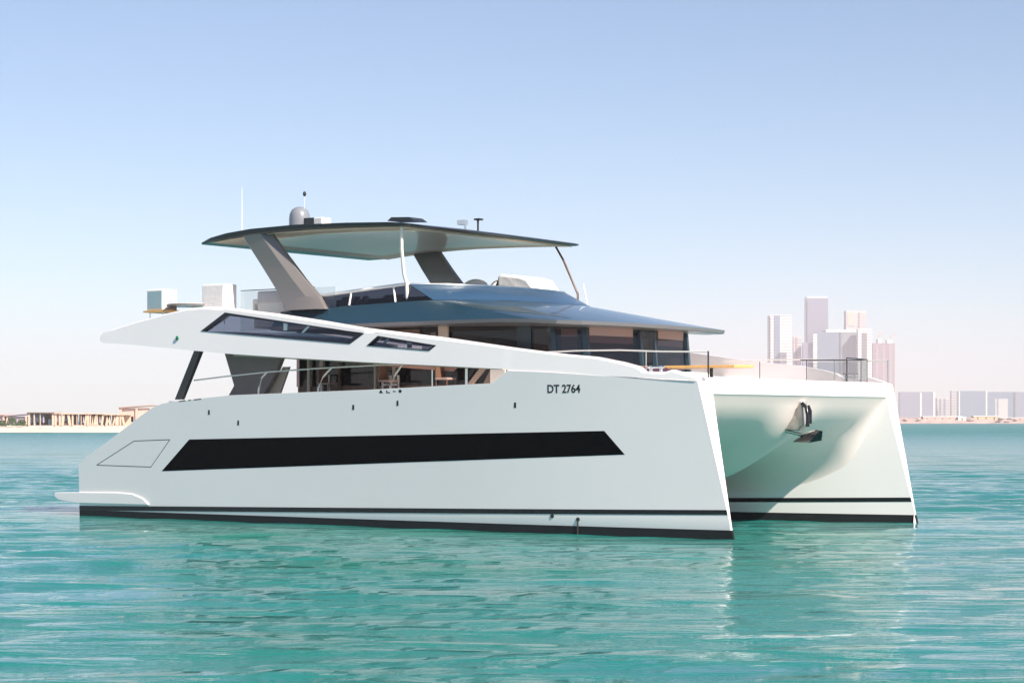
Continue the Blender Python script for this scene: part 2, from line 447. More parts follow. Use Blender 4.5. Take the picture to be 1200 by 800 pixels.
# --- bridge deck between the hulls: a nacelle with a small centre bow and fillets into the hulls
def wet(x):   return interp(x, [(0, 1.55), (16, 1.6), (19, 1.75), (20.3, 2.05), (21.3, 2.5), (22.0, 3.0), (22.4, 3.45), (22.5, 3.64)])
def nac(x):   return interp(x, [(0, 1.1), (14, .78), (17, .80), (18.5, 1.0), (19.5, 1.22), (20.3, 1.52), (21.0, 1.95), (21.5, 2.3), (21.9, 2.62), (22.2, 3.05), (22.4, 3.45), (22.5, 3.64)])
def hw_(x):
    z = wet(x) - 1.0*(1-sstep(21.3, 22.45, x)); return y_in(xof(x, max(0, z)), z)+.015
def zbot(x, y):
    a = abs(y); w, n = wet(x), nac(x)
    z = w - (w-n)*math.exp(-(y/1.15)**2*(.8+.25*a))
    h = 1.05*(1-sstep(21.3, 22.45, x)); ye = hw_(x); r_ = 1.6*(1-.5*sstep(20.5, 22.4, x)); t = min(1, max(0, (a-(ye-r_))/r_))
    z -= h*(1-math.sqrt(max(0, 1-t*t)))
    return z
rings = []
ysr = [-5.15*math.cos(math.pi*i/80) for i in range(81)]
XS = [1.5, 4, 8, 12, 15, 16.5, 17.5, 18.2, 18.8, 19.3, 19.7, 20.1, 20.5, 20.85, 21.2, 21.5, 21.75, 22.0, 22.2, 22.36, 22.47, 22.52]
for x in XS:
    k = hw_(x)/5.15
    rings.append([(x, y*k, zbot(x, y*k)) for y in ysr] + [(x + (.0 if x > 22.4 else 0), y*k, 3.6 if x < 16 else 4.07) for y in reversed(ysr)])
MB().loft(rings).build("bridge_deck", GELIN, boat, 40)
# sunlit front beam of the foredeck
fb = MB(); prof = [(21.4, 4.085), (22.15, 4.10), (22.38, 4.09), (22.47, 4.05), (22.51, 3.97), (22.56, 3.72), (22.55, 3.66), (22.46, 3.62), (21.4, 3.75)]
fb.prism(prof, -5.1, 5.1); fb.build("front_beam", GEL, boat, 40, bevel=.02)
fd = MB()
fd.prism([(16.6, -5.6), (22.2, -5.2), (22.2, 5.2), (16.6, 5.6)], 4.0, 4.10, 'z'); fd.build("foredeck", GEL, boat, 0)

# --- side wings (flybridge bulwarks sweeping down to the bow)
WT = [(1.14, 5.72), (2.4, 5.98), (3.9, 6.24), (4.8, 6.36), (5.4, 6.39), (5.9, 6.38), (7.0, 6.25), (8.4, 6.08), (10, 5.85), (11.6, 5.60), (14.4, 5.27), (16.85, 4.93), (17.9, 4.80), (18.5, 4.73), (19.4, 4.65), (20.2, 4.50), (20.67, 4.38), (20.88, 4.25), (21.48, 4.22), (21.7, 4.28), (22.1, 4.17), (22.42, 4.06)]
WBt = [(22.42, 4.0), (19.6, 4.15), (18.2, 4.23), (16.75, 4.30), (16.62, 4.36), (14.5, 4.48), (12.2, 4.60), (9.0, 4.79), (6.3, 4.97), (4.6, 5.12), (2.8, 5.28), (1.14, 5.40), (1.03, 5.45), (1.02, 5.62)]
def ywing(x, z): return 5.855 - .30*(max(0, x-14)/9.35)**2.1 - .16*max(0, z-4.4)*sstep(16, 4, x)*0 - .10*max(0, (z-interp(x, [(a, b) for a, b in reversed(WBt[:-2])])))
def wing_panel(mb, s, xs_, topf, botf, off=0, th=.16, k=5, chamf=False):
    ringsL = []
    for x in xs_:
        t, b = topf(x), botf(x)
        o = [(x, s*(ywing(x, lerp(b, t, i/k))+off), lerp(b, t, i/k)) for i in range(k+1)]
        if chamf: c_ = min(lerp(.13, .05, sstep(11, 17, x))*(.25+.75*sstep(4, 7, x)), (t-b)*.5); o[-1] = (x, o[-1][1]-s*.85*c_, t); o[-2] = (x, s*(ywing(x, t-c_)+off), t-c_)
        i_ = [(x, s*(ywing(x, lerp(b, t, i/k))+off-th-(.1 if chamf else 0)), lerp(b, t, i/k)) for i in range(k, -1, -1)]
        ringsL.append(o+i_)
    mb.loft(ringsL)
wtf = lambda x: interp(x, WT)
wbf = lambda x: interp(x, sorted(WBt[:-1]))
# window cut outs, each a slanted quadrilateral: (bottom aft), (top aft), (top fore), (bottom fore)
WW = [((5.32, 5.66), (6.25, 6.19), (11.66, 5.44), (11.16, 5.15)), ((11.78, 5.09), (12.16, 5.36), (14.25, 5.05), (14.02, 4.90))]
def quad_top(q, x): return interp(x, [(q[0][0], q[0][1]), (q[1][0], q[1][1]), (q[2][0], q[2][1])])
def quad_bot(q, x): return interp(x, [(q[0][0], q[0][1]), (q[3][0], q[3][1]), (q[2][0], q[2][1])])
for s in (-1, 1):
    mb = MB()
    allx = sorted(set([x for x, _ in WT] + [x for x, _ in WBt if x > 1.1] + [p[0] for q in WW for p in q] + [1.14+.45*i for i in range(48) if 1.14+.45*i < 22.4]))
    def seg(x0, x1): return [x for x in allx if x0-1e-6 <= x <= x1+1e-6]
    wing_panel(mb, s, [1.02]+seg(1.14, WW[0][0][0]), lambda x: wtf(x) if x > 1.1 else 5.62, lambda x: wbf(x) if x > 1.1 else 5.46, chamf=True)
    for q, nxt in ((WW[0], WW[1][0][0]), (WW[1], None)):
        a, b = q[0][0], q[2][0]
        wing_panel(mb, s, seg(a, b), wtf, lambda x: quad_top(q, x), chamf=True)
        wing_panel(mb, s, seg(a, b), lambda x: quad_bot(q, x), wbf)
        if nxt: wing_panel(mb, s, seg(b, nxt), wtf, wbf, chamf=True)
    wing_panel(mb, s, seg(WW[1][2][0], 22.42), wtf, wbf, chamf=True)
    # broad white capping on the flybridge part
    wing = mb.build("side_wing", GEL, boat, 30)
    # merge duplicated column edges so the surface reads as one moulding
    bm = bmesh.new(); bm.from_mesh(wing.data); bmesh.ops.remove_doubles(bm, verts=bm.verts, dist=.0005)
    for f in [f for f in bm.faces if not all(len(e.link_faces) <= 2 for e in f.edges) and abs(f.normal.x) > .95]: pass
    bm.to_mesh(wing.data); bm.free()
    for q in WW:
        g = MB(); fr = MB()
        xs_ = [x for x in sorted(set([q[0][0]+.002, q[1][0], q[3][0], q[2][0]-.002]+[lerp(q[0][0], q[2][0], i/12) for i in range(1, 12)]))]
        ringsL = []
        for x in xs_:
            t, b = quad_top(q, x), quad_bot(q, x)
            ringsL.append([(x, s*(ywing(x, b)-.07), b), (x, s*(ywing(x, t)-.07), t), (x, s*(ywing(x, t)-.09), t), (x, s*(ywing(x, b)-.09), b)])
        g.loft(ringsL)
        w = g.build("wing_window", GL_WING, wing, 0)
        c = [Vector((p[0], 0, p[1])) for p in q]; cen = sum(c, Vector())/4
        for a, b in zip(c, c[1:]+c[:1]):
            def pt(p, dy): return (p.x, s*(ywing(p.x, p.z)+dy), p.z)
            def inset(p, k):
                d = (cen-p); return p + Vector((d.x*k*.35, 0, d.z*k*1.25))
            k = .13
            pa, pb, ia, ib = a, b, inset(a, k), inset(b, k)
            fr.add([pt(pa, .012), pt(pb, .012), pt(ib, .012), pt(ia, .012), pt(pa, -.12), pt(pb, -.12), pt(ib, -.12), pt(ia, -.12)],
                   [(0,1,2,3), (7,6,5,4), (0,4,5,1), (1,5,6,2), (2,6,7,3), (3,7,4,0)])
        fr.build("window_frame", BLACK, wing, 0)
    # pale slanting stiffeners seen behind the panes
    for (x, z0, z1, dx) in ((5.55, 5.72, 6.13, .62), (8.55, 5.60, 5.88, .0), (9.15, 5.45, 5.72, .35), (12.25, 5.14, 5.3, .2), (13.15, 5.0, 5.16, 0)):
        t_ = MB(); w_ = .09 if dx else .14
        t_.prism([(x, z0), (x+w_, z0), (x+w_+dx, z1), (x+dx, z1)], s*5.66, s*5.71); t_.build("stiffener", GEL, wing, 0)
    # slanted dark strut under the aft end of the wing
    q = MB(); q.prism([(4.02, 3.62), (4.30, 3.62), (5.12, 5.10), (4.84, 5.10)], s*5.45, s*5.60)
    q.build("wing_strut", CHAR, boat, 0, bevel=.01)
    # side light
    n = MB(); n.blob((4.38, s*5.85, 5.47), (.06, .03, .07), 0); n.build("side_light", GREENL if s == -1 else mat("red_lens", (.25, .0, .0), .2), wing, 60)

# --- flybridge deck slab and aft overhang
sl = MB()
sl.prism([(1.5, 5.42), (4.6, 5.16), (7, 4.98), (12.5, 4.86), (12.6, 5.1), (9.5, 5.5), (5, 5.66), (2, 5.62)], -5.70, 5.70)
sl.build("flybridge_deck", GEL, boat, 0)
tr_ = MB(); tr_.prism([(6.5, 4.95), (12, 4.62), (16.2, 4.40), (16.2, 4.36), (12, 4.58), (6.5, 4.90)], -5.64, -5.3); tr_.build("soffit_trim", BEIGE, boat, 0)

# --- coachroof with visor
ROOF_L = [(6.9, 4.42), (10, 4.46), (13, 4.48), (15.4, 4.50), (16.5, 4.47), (17.25, 4.32), (17.75, 3.85), (18.0, 2.9), (18.15, 1.6), (18.2, 0)]
CR = 3     # last index whose upper partner is on the straight side
UP = [(6.9, 3.98, 6.27), (9.5, 4.0, 6.36), (11.5, 4.0, 6.41), (12.72, 4.0, 6.42), (12.74, 3.98, 6.42), (12.9, 3.85, 6.42), (13.2, 3.5, 6.43), (13.8, 2.7, 6.44), (14.25, 1.5, 6.45), (14.4, 0, 6.46)]
def both(L): return [(-1, *p) for p in L] + [(1, *p) for p in reversed(L[:-1])]
def zed(x): return 5.80 - .10*sstep(15.5, 17.9, x)
lower = [(p[1], p[0]*p[2], zed(p[1])) for p in both(ROOF_L)]
lower2 = [(a-.02, b*.998, c-.10) for a, b, c in lower]
inset = [(a-.25 if a > 15 else a, b*.93, c-.13) for a, b, c in lower]
upper = [(p[1], p[0]*p[2], p[3]) for p in both(UP)]
rf = MB(); n = len(lower)
vs = upper + lower; fs = []
for i in range(n-1): fs.append((i, i+1, n+i+1, n+i))
rf.add(vs, fs); rf.add(upper, [tuple(range(n))])
rf_o = rf.build("coachroof", ROOFM, boat, 14)
edge = MB(); vs = lower + lower2 + inset; fs = []
for i in range(n-1): fs += [(i, i+1, n+i+1, n+i), (n+i, n+i+1, 2*n+i+1, 2*n+i)]
fs.append(tuple(2*n+i for i in range(n)))
edge.add(vs, fs); edge.build("visor_edge", mat("dark_grey_fascia", (.13, .13, .135), .3, coat=.5), boat, 30)
# bright lower lip of the visor
lp = MB()
for a, b in zip(lower2, lower2[1:]):
    pass
lp.tube([(a-.03, b*.992, c+.005) for a, b, c in lower2], .022, 6); lp.build("visor_trim", CHAR, boat, 60)

# --- flybridge windscreen: side panes, raked front panes, rail on top
WS_B = [(7.9, 4.0, 6.30), (9.6, 4.0, 6.37), (11.35, 4.0, 6.41), (12.72, 3.98, 6.43), (13.45, 3.15, 6.44), (14.05, 2.1, 6.45), (14.35, .9, 6.45), (14.38, 0, 6.46)]
WS_T = [(8.05, 3.9, 6.64), (9.6, 3.9, 6.76), (11.2, 3.9, 6.87), (11.75, 3.86, 6.92), (12.55, 3.0, 6.92), (13.15, 2.0, 6.91), (13.45, .9, 6.90), (13.5, 0, 6.90)]
ws = empty("flybridge_windscreen", (0, 0, 0)); ws.parent = boat
for s in (-1, 1):
    for i in range(3):
        a, b, c, d = WS_B[i], WS_B[i+1], WS_T[i+1], WS_T[i]
        P = [Vector((p[0], s*p[1], p[2])) for p in (a, b, c, d)]
        nrm = (P[1]-P[0]).cross(P[3]-P[0]).normalized()*.008
        g = MB(); g.add([p+nrm for p in P]+[p-nrm for p in P], [(0,1,2,3), (7,6,5,4), (0,4,5,1), (1,5,6,2), (2,6,7,3), (3,7,4,0)])
        g.build("side_pane" if i < 3 else "front_pane", GL_DARK if i < 3 else GL_BLUE, ws, 0)
        if i in (1, 2, 3):
            q = MB(); q.tube([P[0], P[3]], .035, 6); q.build("post", GEL, ws, 60)
    q = MB(); q.tube([(p[0], s*p[1], p[2]+.02) for p in WS_T[:4]], .05, 8); q.build("top_rail", GEL if s == -1 else STEEL, ws, 60)
def crv(L, n=24):
    """smooth curve through the half outline L, mirrored to both sides"""
    P = [Vector((p[1], p[0]*p[2], p[3])) for p in both(L)]; out = []
    d = [0]
    for a, b in zip(P, P[1:]): d.append(d[-1]+(b-a).length)
    from mathutils.geometry import interpolate_bezier
    for k in range(n+1):
        t = d[-1]*k/n; i = max(j for j in range(len(P)-1) if d[j] <= t+1e-9); f = (t-d[i])/(d[i+1]-d[i])
        p0, p1, p2, p3 = P[max(i-1, 0)], P[i], P[i+1], P[min(i+2, len(P)-1)]
        out.append(.5*((2*p1)+(p2-p0)*f+(2*p0-5*p1+4*p2-p3)*f*f+(3*p1-p0-3*p2+p3)*f**3))
    return out
cb, ct = crv(WS_B[3:]), crv(WS_T[3:])
q = MB(); q.loft([[tuple(b), tuple(t), tuple(t+Vector((-.03, 0, 0))), tuple(b+Vector((-.03, 0, 0)))] for b, t in zip(cb, ct)]); q.build("front_windscreen", GL_BLUE, ws, 40)
q = MB(); q.tube([(p[1], p[0]*p[2], p[3]+.01) for p in both(WS_T[3:])], .022, 8); q.build("top_rail", STEEL, ws, 60)
# inner cockpit furniture of the flybridge (dark seats and dinette glimpsed through the side panes)
for k, (x, w, dx, m_) in enumerate(((8.5, .25, .25, CURT), (8.95, .08, .25, BEIGE), (9.25, .08, .3, BEIGE), (9.9, .35, .5, DARKI), (10.45, .07, .45, COPPER))):
    q = MB(); q.prism([(x, 6.28), (x+w, 6.28), (x+w+dx, 6.68), (x+dx, 6.68)], -3.3, -3.1); q.build("settee_frame", m_, boat, 0)
q = MB(); q.box(8.2, 13.2, -3.0, 3.0, 6.2, 6.62); q.build("settee", DARKI, boat, 0, bevel=.05)

# --- hardtop, arch legs and poles
HT = [(3.62, 8.50, .06), (4.3, 8.60, .12), (5.0, 8.70, .16), (6.0, 8.78, .17), (7.8, 8.81, .15), (9.8, 8.76, .13), (11.4, 8.69, .11), (11.95, 8.64, .09), (12.12, 8.60, .04)]
def hthw(x): return 4.40 - .35*sstep(4.6, 3.85, x)**2 - .15*sstep(11.9, 12.32, x)
def crown(x, y): return .10*(1-(y/4.4)**2)*sstep(3.85, 5.5, x)*sstep(12.4, 10.5, x)
def front_bulge(x, y): return .08*(1-(y/4.4)**2)*sstep(9, 12.3, x)
ny = 16; rings = []
for (x, z, t) in HT:
    h_ = hthw(x); ysl = [lerp(-h_, h_, i/ny) for i in range(ny+1)]
    top = [(x+front_bulge(x, y), y, z+crown(x, y)) for y in ysl]
    bot = [(x+front_bulge(x, y), y*.995, z-t+crown(x, y)*.4) for y in reversed(ysl)]
    rings.append(top+bot)
ht = MB().loft(rings).build("hardtop", CHAR, boat, 40, bevel=.02)
def hbot(x): return interp(x, [(a, b-c) for a, b, c in HT])
# cream ceiling with a beige border all round, hung 12 mm and 20 mm below
def ceiling(x0, x1, hy, dz, m, name, th=.02):
    xs_ = [lerp(x0, x1, i/10) for i in range(11)]; rr = []
    for x in xs_:
        ysl = [lerp(-hy, hy, i/12) for i in range(13)]
        rr.append([(x+front_bulge(x, y), y, hbot(x)+crown(x, y)*.4-dz) for y in ysl] + [(x+front_bulge(x, y), y, hbot(x)+crown(x, y)*.4-dz+th) for y in reversed(ysl)])
    return MB().loft(rr).build(name, m, ht, 40)
ceiling(4.3, 11.9, 4.25, .03, LINERB, "ceiling_border")
ceiling(4.9, 11.6, 3.2, .06, LINER, "ceiling_panel", .03)
for s in (-1, 1):
    outer = [(5.50, 8.66), (5.95, 8.05), (6.55, 7.30), (7.02, 6.72), (7.25, 6.28)]
    inner = [(6.62, 8.68), (7.25, 7.95), (7.95, 7.20), (8.55, 6.66), (8.85, 6.28)]
    k = 9; rr = []
    for j in range(13):
        v = j/12*4; i = min(3, int(v)); f = v-i
        a = (lerp(outer[i][0], outer[i+1][0], f), lerp(outer[i][1], outer[i+1][1], f)); b = (lerp(inner[i][0], inner[i+1][0], f), lerp(inner[i][1], inner[i+1][1], f))
        yo = 4.32 - .06*math.sin(j/12*3.14); w_ = .30
        m1 = (lerp(a[0], b[0], .30), lerp(a[1], b[1], .30))
        rr.append([(a[0], s*(yo-.10), a[1]), (lerp(a[0], b[0], .08), s*yo, lerp(a[1], b[1], .08)), (lerp(a[0], b[0], .74), s*(yo+.03), lerp(a[1], b[1], .74)),
                   (b[0], s*(yo-.14), b[1]), (b[0]-.02, s*(yo-w_), b[1]), (a[0]+.02, s*(yo-w_), a[1])])
    MB().loft(rr).build("arch_leg", GREYM, boat, 30, bevel=.012)
    if s == 1: continue
    q = MB(); q.tube([(11.73, s*4.2, 8.58), (11.70, s*4.15, 7.9), (11.66, s*4.0, 7.2), (11.72, s*3.95, 6.95), (11.74, s*3.93, 6.45)], .052, 10)
    q.build("hardtop_pole", RAILW, boat, 60)
q = MB(); q.prism([(11.3, 8.73), (11.45, 8.83), (12.1, 8.80), (12.3, 8.68)], -4.32, -3.7); q.build("roof_fitting", CHAR, ht, 0)
q = MB(); q.tube([(11.3, 4.2, 8.55), (11.6, 4.2, 8.1), (12.25, 4.05, 7.0), (12.3, 4.0, 6.5)], .035, 8); q.build("hardtop_pole", DWOOD, boat, 60)
q = MB(); q.tube([(12.5, 4.0, 7.3), (12.75, 3.9, 6.5)], .02, 6); q.build("thin_aerial", GEL, boat, 60)

# roof equipment
q = MB(); q.revolve([(.0, 0), (.33, 0), (.34, .1), (.34, .62), (.32, .78), (.26, .91), (.16, .99), (.05, 1.02), (.0, 1.02)], (4.98, -1, 8.76), 28)
q.build("radome", RADM, boat, 50)
q = MB(); q.box(5.45, 5.85, -1.35, -1.0, 8.82, 9.37); e1 = q.build("radar_box", CHAR, boat, 0, bevel=.02)
q = MB(); q.box(5.87, 6.22, -1.35, -.9, 8.82, 9.36); q.build("searchlight_box", CUSH, boat, 0, bevel=.03)
q = MB(); q.tube([(2.5+2.0, -1, 8.7), (4.5, -1, 8.75)], .02); 
q = MB(); q.tube([(4.55, -3.2, 8.7), (4.55, -3.2, 10.25)], .016, 6, .006); q.revolve([(0, 0), (.07, 0), (.07, .12), (0, .16)], (4.72, -3.2, 8.70), 12); q.build("whip_antenna", GEL, boat, 60)
q = MB(); q.tube([(5.19, -1.0, 8.8), (5.19, -1.0, 10.1)], .007, 6); mastp = q.build("slender_mast", GEL, boat, 60)
q = MB(); q.blob((5.19, -1.0, 10.18), (.055, .055, .085), .05); q.build("wind_sensor", RUBB, mastp, 60)
q = MB(); q.tube([(11.6, -1, 8.70), (11.6, -1, 8.88)], .04, 8); q.box(11.35, 11.62, -1.08, -.9, 8.86, 9.0); q.build("camera_mount", STEEL, boat, 0)
q = MB(); q.tube([(12.08, -1, 8.65), (12.08, -1, 9.0)], .03, 8); q.box(12.0, 12.2, -1.1, -.9, 8.96, 9.01); q.build("horn", RUBB, boat, 0)

# helm under its white cover, helm seats
hc = MB(); hc.prism([(11.45, 6.3), (11.45, 7.42), (11.6, 7.48), (12.3, 7.40), (12.6, 7.30), (12.85, 7.0), (12.95, 6.3)], .8, 2.2)
hc.build("helm_cover", COVER, boat, 25, bevel=.09, seg=3)
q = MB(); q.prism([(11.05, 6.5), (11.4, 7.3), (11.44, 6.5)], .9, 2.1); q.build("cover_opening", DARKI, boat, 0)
for x, w_, zt in ((9.75, .40, 7.22), (10.75, .32, 7.16)):
    q = MB(); q.blob((x, 2.0, zt), (w_, .42, .24), .03, 14, 9); q.blob((x-.15, 2.0, zt-.2), (w_*.7, .45, .3), .03, 14, 9); q.box(x-.3, x+.2, 1.6, 2.4, 6.4, zt-.05)
    q.build("helm_seat", CUSH, boat, 60, bevel=.05)

# --- saloon
HB = [(7.2, 3.62), (13.1, 3.62), (15.45, 3.62), (16.55, 3.6), (17.02, 2.75), (17.35, .45), (17.35, 0)]     # top line at z=5.68
def hb(p, z): return (p[0] + .10*(5.7-z)*(1 if p[0] > 16 else 0) , p[1], z)
saloon = empty("saloon"); saloon.parent = boat
for s in (-1, 1):
    pts = HB[:-1]
    for i in range(len(pts)-1):
        a, b = pts[i], pts[i+1]
        P = [Vector((q[0], s*q[1], q[2])) for q in (hb(a, 4.0), hb(b, 4.0), hb(b, 5.69), hb(a, 5.69))]
        nrm = (P[1]-P[0]).cross(P[3]-P[0]).normalized()*.01
        g = MB(); g.add([p+nrm for p in P]+[p-nrm for p in P], [(0,1,2,3), (7,6,5,4), (0,4,5,1), (1,5,6,2), (2,6,7,3), (3,7,4,0)])
        g.build("side_window" if i < 3 else "front_window", GL_DARK if i == 1 else GL_MID, saloon, 0)
        # blind behind the pane
        if i >= 2:
            d = (P[1]-P[0]); L_ = d.length; d.normalize(); inn = Vector((-d.y, d.x, 0))*(1 if s == -1 else -1)*.14
            A = P[0]+d*.22+inn; B = P[1]-d*.25+inn; zt, zb_ = 5.66, 4.92
            q = MB(); th = inn.normalized()*.015
            V = [(A.x, A.y, zb_), (B.x, B.y, zb_-.02), (B.x, B.y, zt), (A.x, A.y, zt)]
            q.add([Vector(v)+th for v in V]+[Vector(v)-th for v in V], [(0,1,2,3), (7,6,5,4), (0,4,5,1), (1,5,6,2), (2,6,7,3), (3,7,4,0)])
            q.build("blind", BLIND, saloon, 0)
    for p, w_ in ((HB[1], .05), (HB[2], .30), (HB[3], .13), (HB[4], .16), (HB[5], .12)):
        lo, hi = hb(p, 4.0), hb(p, 5.7)
        inn_ = -.06
        q = MB()
        if w_ > .2: q.prism([(lo[0]-.02, 4.0), (lo[0]+.48, 4.0), (hi[0]+.46, 5.7), (hi[0]-.02, 5.7)], s*3.66, s*3.50)
        else: q.tube([(lo[0]-.05, s*(lo[1]-.08), 4.0), (hi[0]-.05, s*(hi[1]-.08), 5.7)], w_, 6)
        q.build("window_pillar", PILL, saloon, 0)
q = MB(); hd = [(p[0]+.03, -p[1]-.03, 0) for p in HB]+[(p[0]+.03, p[1]+.03, 0) for p in reversed(HB[:-1])]
for a, b in zip(hd, hd[1:]): q.add([(a[0], a[1], 5.52), (b[0], b[1], 5.52), (b[0], b[1], 5.70), (a[0], a[1], 5.70), (a[0]-.06, a[1]*.98, 5.52), (b[0]-.06, b[1]*.98, 5.52), (b[0]-.06, b[1]*.98, 5.70), (a[0]-.06, a[1]*.98, 5.70)], [(0,1,2,3), (7,6,5,4), (0,4,5,1), (2,6,7,3)])
q.build('visor_shade_strip', DARKI, saloon, 0)  # dark strip paints the shadow under the visor, above the windows
# port silhouette post, bright edge on the corner
# centre front pane
a, b = (17.35, -.45), (17.35, .45)
q = MB(); q.box(17.42, 17.44, -.45, .45, 4.1, 5.69); q.build("front_window", GL_MID, saloon, 0)
q = MB(); q.prism([(7.2, -3.5), (15.8, -3.5), (16.9, -2.6), (17.2, 0), (16.9, 2.6), (15.8, 3.5), (7.2, 3.5)], 5.55, 5.68, 'z'); q.build("saloon_ceiling", BEIGE, saloon, 0)
q = MB(); q.prism([(7.2, -3.5), (15.8, -3.5), (16.9, -2.6), (17.2, 0), (16.9, 2.6), (15.8, 3.5), (7.2, 3.5)], 3.62, 3.7, 'z'); q.build("saloon_floor", DWOOD, saloon, 0)
q = MB(); q.box(7.15, 7.22, -3.45, 3.45, 3.7, 5.5); q.build("sky_blocking_wall", DWOOD, saloon, 0)  # solid wall added so bright sky does not show through the saloon
q = MB(); q.box(7.4, 15.0, -1.6, 1.4, 3.7, 5.5); q.build("saloon_darkening_block", DARKI, saloon, 0)  # solid block added inside the saloon to give darkness behind the glass
# beige frames and wall panels seen in the opening and above the wing
for (x0, x1, y, z0, z1, m_) in ((7.75, 7.85, -3.75, 3.8, 4.95, BEIGE), (8.25, 8.38, -3.75, 3.8, 4.95, BEIGE), (8.95, 9.02, -3.72, 3.8, 4.9, DWOOD), (9.55, 9.9, -3.5, 3.8, 4.9, CURT),
        (10.35, 10.42, -3.75, 3.8, 4.9, BEIGE), (11.05, 11.12, -3.75, 3.8, 4.9, BEIGE), (11.45, 11.95, -3.4, 3.8, 4.6, mat("blue_grey_curtain", (.22, .25, .36), .8)), (12.5, 12.55, -3.75, 3.8, 4.8, STEEL),
        (12.35, 12.55, -3.6, 5.0, 5.72, BEIGE), (12.7, 13.05, -3.7, 4.9, 5.72, BEIGE), (14.05, 14.14, -4.2, 3.8, 4.7, STEEL), (15.0, 15.5, -4.3, 3.8, 4.7, CURT), (13.1, 13.5, -3.55, 3.8, 4.7, BEIGE), (9.0, 12.0, -3.68, 5.4, 5.62, DWOOD)):
    q = MB(); q.box(x0, x1, y-.03, y+.03, z0, z1); q.build("curtain" if m_ is CURT else "door_frame", m_, saloon, 0)
for (x0, z0, z1) in ((8.35, 4.05, 4.35), (10.7, 4.0, 4.3), (11.0, 4.0, 4.3)):
    q = MB(); q.box(x0, x0+.32, -3.85, -3.8, z0, z0+.05); q.box(x0, x0+.05, -3.85, -3.8, z0-.2, z1); q.box(x0+.28, x0+.33, -3.85, -3.8, z0-.2, z1); q.build("door_frame", CUSH, saloon, 0)
q = MB(); q.prism([(7.3, 3.7), (15.7, 3.7), (15.7, 4.02), (7.3, 4.0)], -3.68, -3.60); q.build("window_sill", DWOOD, saloon, 0)
# ceiling lamp / rosy roller shade above the side door
q = MB(); q.prism([(10.9, 4.62), (13.6, 4.52), (13.4, 4.38), (11.1, 4.55)], -4.0, -3.9); q.build("roller_shade", mat("rose_shade_fabric", (.42, .24, .19), .8), saloon, 0)
q = MB(); q.prism([(14.25, 3.85), (15.2, 4.75), (15.0, 4.75), (14.1, 3.85)], -4.4, -4.3); q.prism([(14.6, 3.85), (15.9, 3.9), (15.9, 4.55), (15.0, 4.5)], -4.25, -4.2); q.build("stair_panel", mat("taupe_panel", (.25, .18, .14), .6), saloon, 0)
# grey side bulkheads of the cockpit
for s in (-1, 1):
    q = MB()
    q.prism([(4.85, 5.05), (7.25, 4.98), (6.95, 4.4), (6.45, 3.75), (5.0, 3.72), (5.25, 4.05)], s*4.30, s*4.12)
    q.build("cockpit_bulkhead", GREYW, boat, 0, bevel=.01)
    if s == -1:
        q = MB(); q.prism([(6.4, 3.75), (6.9, 3.75), (7.3, 4.6), (7.05, 4.6)], -4.08, -4.0); q.build("bulkhead_edge", BEIGE, boat, 0)
q = MB(); q.prism([(3.6, 3.5), (7.2, 3.6), (7.2, 3.7), (3.6, 3.55)], -5.2, 5.2); q.build("cockpit_floor", WOOD, boat, 0)

# --- side deck handrail with curved stanchions
for s in (-1, 1):
    rl = MB(); rl.tube([(4.6, s*5.35, 4.20), (5.9, s*5.38, 4.30), (7.6, s*5.4, 4.41), (9.6, s*5.4, 4.49), (11.8, s*5.4, 4.55), (13.9, s*5.4, 4.58)], .022, 8)
    rail = rl.build("side_rail", RAILW, boat, 60)
    for x0, dx in ((7.3, .32), (9.62, .5), (12.3, .42)):
        q = MB(); q.tube([(x0, s*5.42, 3.72), (x0+.02, s*5.42, 3.95), (x0+dx*.4, s*5.41, 4.25), (x0+dx, s*5.4, interp(x0+dx, [(5.9, 4.3), (7.6, 4.41), (9.6, 4.49), (13.9, 4.58)]))], .03, 8)
        q.build("stanchion", RAILW, rail, 60)
    # foredeck rail
    rl = MB(); rl.tube([(16.9, s*5.2, 4.80), (18.5, s*5.25, 4.83), (19.9, s*5.28, 4.82), (21.2, s*5.25, 4.76), (22.5, s*5.15, 4.73)], .02, 8)
    rail = rl.build("bow_rail", RAILW, boat, 60)
    q = MB(); q.tube([(22.5, s*5.15, 4.08), (22.5, s*5.15, 4.75)], .022, 8); q.build("stanchion", CHAR if s == -1 else STEEL, rail, 60)
    q = MB(); q.tube([(20.7, s*5.25, 4.2), (20.7, s*5.25, 4.8)], .016, 8); q.build("stanchion", STEEL, rail, 60)
# forward glass balustrade at the bow
bal = empty("glass_balustrade"); bal.parent = boat
BP = [(18.3, 5.0), (19.9, 5.0), (21.25, 5.0), (21.95, 4.9), (22.2, 4.0), (22.3, 2.9)]
for i, (a, b) in enumerate(zip(BP, BP[1:])):
    A, B = Vector((*a, 4.12)), Vector((*b, 4.12)); H = Vector((0, 0, .60)); d = (B-A).normalized(); nn = Vector((-d.y, d.x, 0))*.006
    if i >= 1:
        q = MB(); P = [A+d*.03, B-d*.03, B-d*.03+H, A+d*.03+H]; q.add([p+nn for p in P]+[p-nn for p in P], [(0,1,2,3), (7,6,5,4), (0,4,5,1), (1,5,6,2), (2,6,7,3), (3,7,4,0)])
        q.build("glass_panel", GL_CLR, bal, 0)
for a in BP: 
    q = MB(); q.tube([(a[0], a[1], 4.08), (a[0], a[1], 4.78)], .012, 6); q.build("balustrade_post", CHAR, bal, 60)
q = MB(); q.tube([(19.7, 5.0, 4.80)]+[(x, y, 4.77) for x, y in BP[2:]], .018, 8); q.build("handrail", CHAR, bal, 60)

